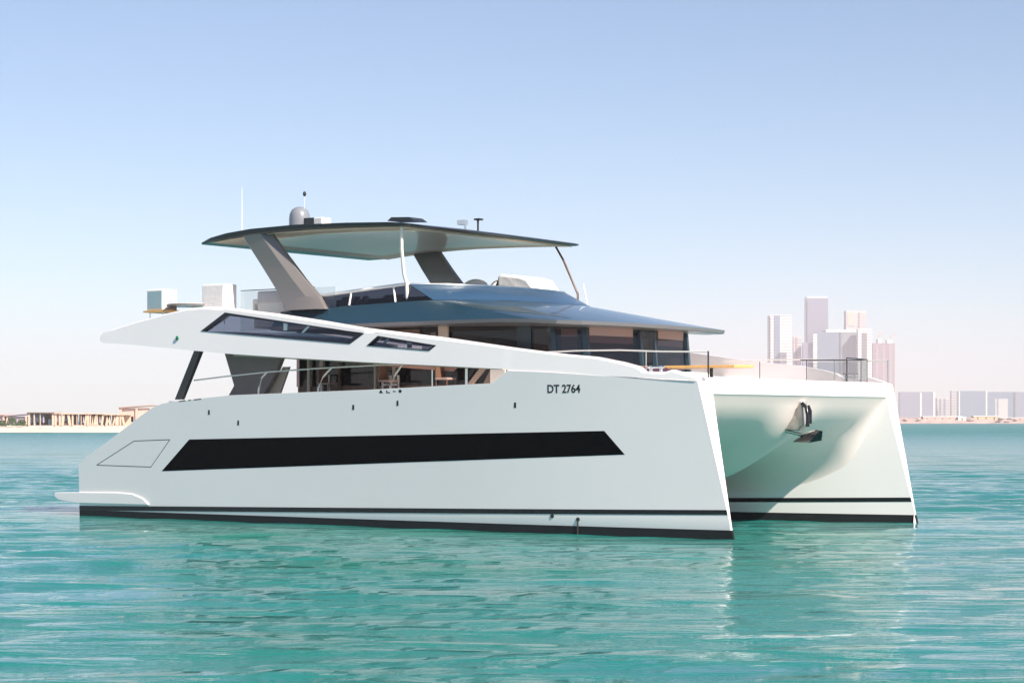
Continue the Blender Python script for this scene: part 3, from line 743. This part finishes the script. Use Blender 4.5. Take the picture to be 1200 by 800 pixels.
# --- anchor in its pocket on the centre bow
an = empty("anchor"); an.parent = boat; an.location = (22.38, 0, 3.1)
q = MB(); q.prism([(-.42, .30), (-.15, .44), (.12, .42), (.16, -.22), (.0, -.40), (-.45, -.36), (-.62, -.1)], -.16, .16); q.build("anchor_pocket", mat("dull_zinc", (.50, .46, .42), .45, metal=.5, var=.2, vscale=6), an, 30, bevel=.03)
q = MB(); q.tube([(.12, -.17, .36), (.26, -.17, .25), (.31, -.17, .0), (.30, -.17, -.28)], .055, 8); q.build("roller_guard", BLACK, an, 60)
q = MB(); q.tube([(.12, .2, .30), (.18, .22, .15), (.18, .22, -.2)], .045, 8); q.build("roller_guard", BLACK, an, 60)
q = MB(); q.tube([(-.5, -.2, .25), (-.62, -.2, .05), (-.64, -.2, -.2)], .025, 8); q.build("chain", BLACK, an, 60)
q = MB(); q.tube([(-.45, 0, -.40), (0, 0, -.50), (.45, 0, -.42)], .05, 8); q.build("shank", STEEL, an, 60)
q = MB(); q.add([(-.12, 0, -.60), (.46, 0, -.36), (.62, -.10, -.40), (.46, -.34, -.66), (-.10, -.28, -.70), (.62, .10, -.40), (.46, .34, -.66), (-.10, .28, -.70), (.25, 0, -.72)],
        [(0, 1, 2, 3, 4), (0, 7, 6, 5, 1), (1, 2, 8), (2, 3, 8), (3, 4, 8), (4, 0, 8), (1, 8, 5), (5, 8, 6), (6, 8, 7), (7, 8, 0)]); q.build("fluke", BLACK, an, 0)

# ------------------------------------------------------------------ loose furniture on the boat
def local_thing(name, x, y, z, label, cat, group=None):
    e = empty(name, W(x, y, z), BR, label, cat, group); return e
t = local_thing("foredeck_table", 18.6, 0, 4.10, "long varnished teak table on the foredeck in front of the saloon windows", "table")
q = MB(); q.prism([(-1.9, -.8), (2.0, -.55), (2.3, 0), (2.0, .55), (-1.9, .8)], .36, .43, 'z'); q.build("tabletop", WOOD, t, 0, bevel=.01)
for x, y in ((-1.5, 0), (.95, 0)):
    q = MB(); q.tube([(x, y, 0), (x, y, .37)], .05, 8); q.box(x-.2, x+.2, y-.2, y+.2, 0, .03); q.build("leg", CHAR, t, 0)
for i, (x, y, lab) in enumerate(((17.9, -2.6, "white sun cushion with plum bolster on the foredeck, nearest the saloon windows"), (19.9, -2.9, "white sun cushion with plum bolster on the foredeck, beside the bow rail post"), )):
    t = local_thing("sun_cushion", x, y, 4.10, lab, "cushion", "foredeck sun cushions")
    q = MB(); q.box(-.8, .8, -.9, .9, 0, .18); q.build("pad", CUSH, t, 40, bevel=.06, seg=3)
    q = MB(); q.tube([(-.55, -.8, .25), (-.55, .8, .25)], .09, 10); q.build("bolster", PURP, t, 60)

def cabinet(x, y, z, w, d, h, label, tray):
    t = local_thing("deck_cabinet", x, y, z, label, "cabinet", "white cabinets on the aft flybridge")
    q = MB(); q.box(0, w, 0, d, 0, h); q.build("cabinet_body", CUSH, t, 0, bevel=.035, seg=3)
    q = MB(); q.box(.06, w-.06, -.012, .02, .05, h-.06); q.build("door", mat("shaded_side_teal_grey", (.30, .42, .46), .4) if tray else CUSH, t, 0)  # on the tray cabinet the teal-grey paints the shade of this side
    for px in (.05, w-.1):
        q = MB(); q.tube([(px, .1, -.35), (px, .1, 0)], .025, 6); q.build("leg", STEEL, t, 60)
    if tray:
        q = MB(); q.box(-.05, w+.35, -.1, d+.1, -.06, -.005); q.build("tray", WOOD, t, 0)
    return t
cabinet(1.80, -4.6, 6.42, .72, .62, .66, "white cabinet with shaded side coloured blue-grey on a teak tray at the upper deck's aft tip", True)
cabinet(4.0, -4.4, 6.30, .95, .55, .86, "larger plain white cabinet on the upper deck just above the wing's highest point", False)
t = local_thing("lounge_table", 3.35, -4.1, 5.66, "low oval table between the two white cabinets on the upper deck", "table")
q = MB(); q.revolve([(0, 0), (.8, 0), (.82, .03), (.8, .06), (0, .06)], (0, 0, .88), 28); tp = q.build("tabletop", CURT, t, 40)
q = MB(); q.revolve([(.82, 0), (.845, .0), (.845, .05), (.82, .05)], (0, 0, .875), 28); q.build("rim", GREYM, tp, 40)
q = MB(); q.tube([(0, 0, 0), (0, 0, .88)], .06, 10); q.build("leg", STEEL, t, 60)
t = local_thing("lounge_sofa", 6.3, -3.2, 5.66, "pale grey lounge sofa with boxy back on the upper deck behind the arch leg", "sofa")
q = MB(); q.box(-.9, .9, -.4, .6, .15, .95); q.build("seat", CUSH, t, 0, bevel=.05)
q = MB(); q.box(-.7, .95, -.45, -.2, .9, 1.28); q.build("backrest", mat("pale_lilac_fabric", (.62, .58, .60), .8), t, 0, bevel=.05)
q = MB(); q.box(-.95, -.65, -.4, .6, .5, 1.05); q.build("armrest", CUSH, t, 0, bevel=.05)
t = local_thing("folded_parasol", 6.95, -3.2, 6.2, "small brown folded stand leaning behind the arch leg above the lounge sofa", "stand")
q = MB(); q.tube([(-.1, 0, 0), (-.12, 0, 1.0), (.05, 0, 1.25)], .02, 6); q.tube([(-.1, 0, .7), (.15, 0, .8)], .03, 6); q.build("stem", DWOOD, t, 60)
# glass screen on the fly aft
gs = MB(); gs.box(5.2, 9.0, -3.95, -3.93, 5.7, 6.95); gs.build("glass_screen", GL_CLR, boat, 0)
gr = MB(); gr.tube([(5.2, -3.94, 6.96), (8.2, -3.94, 6.96)], .014, 6); gr.build("screen_rail", CHAR, boat, 60)

# dining chairs in the side of the saloon, glimpsed through the opening
def chair(label):
    t = local_thing("dining_chair", 0, 0, 0, label, "chair", "dining chairs in the side deck opening")
    q = MB(); q.box(-.22, .22, -.22, .22, .42, .48); q.build("seat", BLIND, t, 0, bevel=.02)
    q = MB(); q.box(-.22, -.17, -.22, .22, .48, .95); q.build("backrest", DWOOD, t, 0, bevel=.02)
    for a in (-.19, .19):
        for b in (-.19, .19):
            q = MB(); q.tube([(a, b, 0), (a, b, .42)], .014, 6); q.build("leg", DWOOD, t, 60)
    return t
c0 = chair("brown-backed dining chair on the cockpit deck beside the grey bulkhead")
c0.location = W(8.9, -4.15, 3.62)
c1 = copy_tree(c0); c1.location = W(11.2, -4.15, 3.68); c1['label'] = "brown-backed dining chair on the side deck behind the middle curved stanchion"
c2 = copy_tree(c0); c2.location = W(13.3, -4.15, 3.72); c2['label'] = "brown-backed dining chair on the side deck nearest the bow end of the opening"

# ------------------------------------------------------------------ left shore: sand spit and beach buildings.  D = distance from the camera
def X(px, D): return (px-600)/2478.5*D
def Z(py, D): return 3.0 + (492-py)/2478.5*D
def sandbank():
    mb = MB(); rr = []; rnd = random.Random(2)
    for i in range(60):
        x = lerp(-520, 40, i/59); j = rnd.uniform(-.25, .25); k = 1-sstep(-60, 40, x)
        rr.append([(x, 512+j*3+60*(1-k), -.6), (x, 514+j*3+55*(1-k), .25*k-.1), (x, 519+j, (.9+.12*j)*k-.15), (x, 524, 1.45*k-.2), (x, 534, 1.7*k-.2), (x, 620, 1.8*k-.3), (x, 720, -.6)])
    mb.loft(rr, close=False); o = mb.build("beach", SAND, None, 60); o['kind'] = 'structure'
sandbank()
D0 = 530
zf = 1.55
def pav_part(name, m, par, x0, x1, y0, y1, z0, z1): return MB().box(x0, x1, y0, y1, z0, z1).build(name, m, par, 0)
# 1 glass-fronted pavilion
def pavilion(px0, px1, ytop, label, posts, glass, wall=STUCCO, roofm=None, D=D0, depth=9, slope=0, cat="pavilion", back=True):
    x0, x1 = X(px0, D), X(px1, D); zt = Z(ytop, D); t = empty("beach_pavilion", ((x0+x1)/2, D, zf), 0, label, cat)
    cx = (x0+x1)/2; w = (x1-x0)/2; h = zt-zf
    q = MB(); q.prism([(-w-.2, h-.22), (w+.2, h-.22+slope), (w+.2, h+slope), (-w-.2, h)], -.4, depth+.3); q.build("roof", roofm or wall, t, 0)
    pav_part("floor", CONC, t, -w, w, 0, depth, -.3, .12)
    if back: pav_part("rear_wall", wall, t, -w, w, depth-.25, depth, .12, h-.25+min(0, slope))
    for p in posts:
        a, b, wd = p; xa, xb = X(a, D)-cx, X(b, D)-cx
        q = MB(); q.prism([(xa-wd/2, 0), (xa+wd/2, 0), (xb+wd/2, h-.22), (xb-wd/2, h-.22)], 0, .35); q.build("column", wall, t, 0)
    for g in glass:
        xa, xb, za, zb2, m_ = X(g[0], D)-cx, X(g[1], D)-cx, g[2]*h, g[3]*h, g[4]
        pav_part("panel", m_, t, xa, xb, .5, .6, za, zb2)
    return t
pavilion(-40, 5, 485, "pink flat-roofed beach pavilion at the far left edge of the sand", [(-39, -39, .5), (-20, -20, .5), (4.2, 4.2, .5)], [(-38, 3.5, .0, .9, LAVW)], STUC2)
pavilion(7, 31, 486.5, "lavender-walled low pavilion behind the olive bushes", [(7.5, 8.5, .4), (30.5, 30.5, .5)], [(9, 29.5, .05, .9, LAVW)], STUC2, LAVW, slope=.5)
pavilion(33, 63, 483, "glass-fronted beach pavilion with dark posts and a flat brown roof", [(34, 34, .5), (40, 40, .25), (47, 47, .15), (62, 62, .5)], [(35, 39, .2, .95, BGGL), (40.5, 52, .3, .95, BGGL), (56, 61, .08, .5, BGGL), (45, 49, .05, .25, RUBB)], STUCCO, DWOOD)
pavilion(64.5, 70.5, 483.5, "narrow kiosk with one tall pane beside the glass pavilion", [(65, 65, .5), (70, 70, .45)], [(65.7, 69.4, .3, .92, LAVW), (65.7, 69.4, .08, .3, DWOOD)])
pavilion(72, 83, 484, "small kiosk with tapering columns and one dark window", [(73, 74.5, .6), (82, 80, .6)], [(74.5, 79.5, .35, .85, BGGL), (73.5, 81, .05, .22, DWOOD)])
pavilion(84.5, 101, 484, "open peach pavilion with hanging swings between its posts", [(85, 85, .4), (90, 90, .12), (95, 95, .12), (99.5, 101.2, .4)], [(86, 99, .0, .1, COPPER), (88, 91, .22, .38, BGGL), (93, 96.5, .2, .35, BGGL)])
pavilion(102.5, 122, 484, "open peach pavilion with dark leaning columns", [(103, 103, .6), (105.5, 106, .3), (108, 110.5, .5), (114, 113, .4), (119, 121, .5), (111, 111, .8)], [(105, 106.5, .2, .5, BGGL), (103, 121, 0, .08, COPPER)])
pavilion(123.5, 146, 485, "open peach pavilion with crossing slanted columns near the yacht's stern", [(124.5, 127, .6), (129.5, 126.5, .5), (132, 136, .4), (137, 137, .8), (141, 141, .4), (145.5, 143, .5)], [(124, 146, 0, .1, COPPER)])
pavilion(140, 178, 477, "pink two-storey beach house with a low pitched roof behind the stern", [(141, 141, .8), (160, 160, .6), (177, 177, .8)], [(142, 176, 0, .95, STUC2), (146, 151, .3, .6, LAVW), (152, 156, .2, .5, BGGL)], STUC2, COPPER, D=560, slope=.6)
def bush(px, w, h, label):
    D = 524; t = empty("beach_bush", (X(px, D), D, 1.4), 0, label, "bush", "bushes on the sand spit"); rnd = random.Random(int(px*10))
    st = MB(); st.tube([(0, 0, 0), (0, 0, h*.5)], .08, 6); st.build("stem", DWOOD, t, 60)
    q = MB()
    for k in range(420):
        a = rnd.uniform(0, 6.28); r = rnd.random()**.5; zc = rnd.uniform(.1, 1)
        c = Vector((math.cos(a)*r*w*(1.15-zc*.6), math.sin(a)*r*w*.8, zc*h)); n_ = Vector((rnd.gauss(0, 1), rnd.gauss(0, 1), rnd.gauss(0, 1))).normalized(); u_ = n_.orthogonal().normalized()*.16; v_ = n_.cross(u_).normalized()*.16
        q.add([c-u_, c-v_, c+u_, c+v_], [(0, 1, 2, 3)])
    q.build("foliage", BUSH, t, 0)
bush(2.5, 1.0, 1.5, "small olive bush at the far left edge of the beach")
bush(14, 1.5, 2.2, "wide olive bush in front of the lavender-walled pavilion")
bush(25.5, 1.3, 1.7, "rounded olive bush at the right end of the lavender-walled pavilion")
# parasols / furniture in front of pavilions
def parasol(px, label, D=521):
    t = empty("beach_parasol", (X(px, D), D, 1.3), 0, label, "parasol", "folded parasols on the sand")
    MB().tube([(0, 0, 0), (0, 0, 2.6)], .05, 6).build("pole", DWOOD, t, 60)
    MB().revolve([(0, 1.0), (.22, 1.05), (.17, 1.8), (.05, 2.55), (0, 2.6)], (0, 0, 0), 10).build("canopy", LAVW, t, 60)
parasol(51, "folded grey parasol in front of the glass pavilion"); parasol(98, "folded grey parasol in front of the swing pavilion"); parasol(117, "folded grey parasol in front of the leaning columns")

# ------------------------------------------------------------------ right shore: rocky breakwater with low buildings and towers beyond
def breakwater():
    mb = MB(); rr = []; rnd = random.Random(5); D = 1860
    for i in range(140):
        x = lerp(X(850, D), X(1560, D), i/139); j = rnd.uniform(-1, 1)
        rr.append([(x, D-6, -1), (x, D, 1.4+.3*j), (x, D+6, 3.2+.6*rnd.uniform(-1, 1)), (x, D+14, 5.0+.8*rnd.uniform(-1, 1)), (x, D+30, 5.2+.3*j), (x, 5200, 5.0), (x, 5220, -1)])
    o = mb.loft(rr, close=False).build("far_shore", ROCKM, None, 20); o['kind'] = 'structure'
breakwater()
def lowblock(px0, px1, ytop, ybot, D, m, label, name="shore_shed", cat="shed", group=None, depth=10):
    x0, x1 = X(px0, D), X(px1, D); z0, z1 = Z(ybot, D), Z(ytop, D)
    t = empty(name, ((x0+x1)/2, D, z0), 0, label, cat, group); w = (x1-x0)/2; h = z1-z0
    pav_part("wall", m, t, -w, w, 0, depth, 0, h*.85); pav_part("roof", TWHITE, t, -w-.4, w+.4, -.4, depth+.4, h*.85, h)
    nwin = max(1, int(w/3))
    q = MB()
    for k in range(nwin):
        xx = lerp(-w, w, (k+.5)/nwin); q.box(xx-.6, xx+.6, -.06, .02, h*.25, h*.65)
    q.build("window", TDARK, t, 0)
    return t
DS = 1868
lowblock(1082, 1127, 487.5, 494, DS, STUC2, "long low pink shed on the far right breakwater")
lowblock(1141, 1170, 487, 493, DS, mat("yellow_ochre_render", (.60, .46, .26), .9), "low ochre shed on the far right breakwater")
lowblock(1172, 1200, 489, 494, DS, STUC2, "low pink hut at the right edge of the far breakwater")
lowblock(1123, 1132, 488, 494, DS-3, TWHITE, "small white hut between the pink and ochre sheds")
def boulder(px, r, label):
    t = MB().blob((0, 0, 0), (r, r*.8, r*.6), .2, 9, 6).build("boulder", ROCKM, None, 20); t.location = (X(px, 1866), 1862, 3.4); tag(t, label, "boulder", "boulders on the breakwater")
for px, r, l in ((1060, 2.2, "pale boulder at the left end of the visible breakwater by the yacht's bow"), (1076, 2.6, "boulder on the breakwater just left of the long pink shed"), (1136, 3.0, "boulder between the white hut and the ochre shed"), (1171, 2.2, "boulder between the ochre shed and the pink hut"), (1189, 2.0, "boulder in front of the pink hut at the right edge")): boulder(px, r, l)
def car(px, label):
    t = empty("parked_car", (X(px, 1856), 1856, 3.2), 0, label, "car", "cars on the breakwater")
    MB().prism([(-2.3, .4), (2.3, .4), (2.3, .95), (1.6, 1.1), (.9, 1.6), (-1.2, 1.6), (-1.9, 1.05), (-2.3, .95)], 0, 1.9).build("body", TDARK, t, 0, bevel=.1)
    for x in (-1.4, 1.4): MB().tube([(x, -.05, .35), (x, .2, .35)], .36, 12).build("wheel", RUBB, t, 60)
car(1172.5, "dark car parked between the ochre shed and the pink hut on the breakwater"); car(1183, "dark car parked in front of the pink hut on the breakwater")

def tower(px0, px1, ytop, D, m, label, strips=(), slope=0., floors=True, crown_=None, name="tower_block", depth=None, cat="tower"):
    x0, x1 = X(px0, D), X(px1, D); zt = Z(ytop, D); w = (x1-x0)/2; dp = depth or max(14, w*1.4); z0 = 4.5
    t = empty(name, ((x0+x1)/2, D, z0), 0, label, cat); h = zt-z0
    q = MB(); q.add([(-w, 0, 0), (w, 0, 0), (w, dp, 0), (-w, dp, 0), (-w, 0, h-slope), (w, 0, h), (w, dp, h), (-w, dp, h-slope)], [(0,3,2,1), (4,5,6,7), (0,1,5,4), (1,2,6,5), (2,3,7,6), (3,0,4,7)])
    q.build("wall", m, t, 0)
    for (a, b, ya, yb, mm, pr) in strips:
        xa, xb = X(a, D)-(x0+x1)/2, X(b, D)-(x0+x1)/2
        pav_part("facade_strip", mm, t, xa, xb, -pr, .1, max(0, Z(yb, D)-z0), Z(ya, D)-z0)
    if floors:
        q = MB(); k = 3.8; z = k
        while z < h-slope-2:
            q.box(-w-.05, w+.05, -.25, .05, z, z+1.1); z += k*1.6
        q.build("floor_bands", TGLA2 if m in (TWHITE, CONC) else m, t, 0)
    if crown_:
        for (a, b, ya, yb) in crown_:
            xa, xb = X(a, D)-(x0+x1)/2, X(b, D)-(x0+x1)/2
            pav_part("roof_block", TWHITE, t, xa, xb, 1, dp*.8, Z(yb, D)-z0, Z(ya, D)-z0)
    return t
DT_ = 4200
tower(901.5, 928, 369, DT_, TWHITE, "tall white tower with a blue glass strip, leftmost of the skyline", [(901.2, 902.8, 371, 490, TDARK, .8), (907, 914, 369.5, 490, TGLASS, .8)])
tower(930, 939, 394, DT_-40, CONC, "short slim cream tower between the leftmost tower and the lavender tower", [(932, 934.5, 395, 490, TPINK, .6)])
tower(945, 970.5, 349, DT_+120, TGLA2, "tallest lavender glass tower with a slanting top", [(944.6, 946, 352, 490, TDARK, .6)], slope=-0.0, crown_=[(945.5, 970, 347.2, 349)])
tower(941, 953, 401.5, DT_-60, TGLA2, "low grey block tucked against a thin white fin tower", [])
tower(953, 957.5, 391, DT_-70, TWHITE, "thin white fin tower in front of the wide glass block", [])
tower(957, 1005, 389, DT_, TGLASS, "wide grey glass block in the middle of the skyline", [(983.5, 985, 389.5, 490, TDARK, .8), (986, 1004, 389.5, 490, mat("grey_green_curtain_wall", (.22, .25, .25), .3), .5)], crown_=[(968, 1005, 386, 389.2)])
tower(991.5, 1015, 364, DT_+60, CONC, "cream tower with a boxy top rising behind the wide glass block", [(993, 1001, 366, 381, BEIGE, .8), (1006, 1007.5, 366, 386, TPINK, .9)])
tower(1005.5, 1022, 385, DT_-30, TWHITE, "white slab tower with a brown recess beside the glass block", [(1010, 1016, 390, 490, GREYM, .8)])
tower(1023, 1048.5, 402, DT_+40, TPINK, "unfinished pink concrete tower with cranes on top, right of the skyline", [(1026, 1029, 404, 490, LAVW, .6), (1034, 1037, 404, 490, LAVW, .6), (1042, 1045, 404, 490, LAVW, .6)], crown_=[(1029, 1033, 397, 402), (1040, 1046, 398, 402)])
for px, hh in ((1031, 24), (1045, 20)):
    t = empty("tower_crane", (X(px, DT_+42), DT_+42, Z(402, DT_+42)), 0, "thin crane on the left side of the unfinished pink tower's roof" if px == 1031 else "thin crane on the right side of the unfinished pink tower's roof", "crane", "cranes on the unfinished tower")
    MB().tube([(0, 0, 0), (0, 0, hh)], 1.3, 4).build("mast", BEIGE, t, 60); MB().tube([(-6, 0, hh*.55), (5, 0, hh*.8), (7, 0, hh)], .9, 4).build("jib", BEIGE, t, 60)
DL = 4500
tower(1055, 1095, 459, DL, TGLA2, "broad low lavender block just right of the yacht's bow, on the far shore", [(1078, 1080, 460, 490, TWHITE, .8), (1093.5, 1096, 459, 490, TWHITE, .9)], depth=25)
tower(1098, 1113, 466, DL+150, CONC, "pale low apartment block between the two lavender blocks", [(1101, 1103, 467, 490, TGLA2, .6), (1106, 1108, 467, 490, TGLA2, .6)])
tower(1115, 1122, 457.5, DL+100, CONC, "slim pale block at the left side of the grey waterfront block", [])
tower(1124, 1155, 458, DL, TGLASS, "grey waterfront block with a white pole at its right edge", [(1155, 1157, 458, 490, TWHITE, .9), (1123.5, 1124.8, 458, 490, TWHITE, .8)], depth=25)
tower(1157.5, 1187, 459, DL, TGLASS, "grey waterfront block with a large pale gateway in its front", [(1166, 1181, 467, 490, CONC, .8), (1168, 1170, 467, 490, TGLA2, 1.2)], depth=25)
tower(1190, 1240, 459, DL, TGLA2, "lavender block cut by the right edge of the picture", [], depth=25)
print("objects", len(bpy.data.objects))
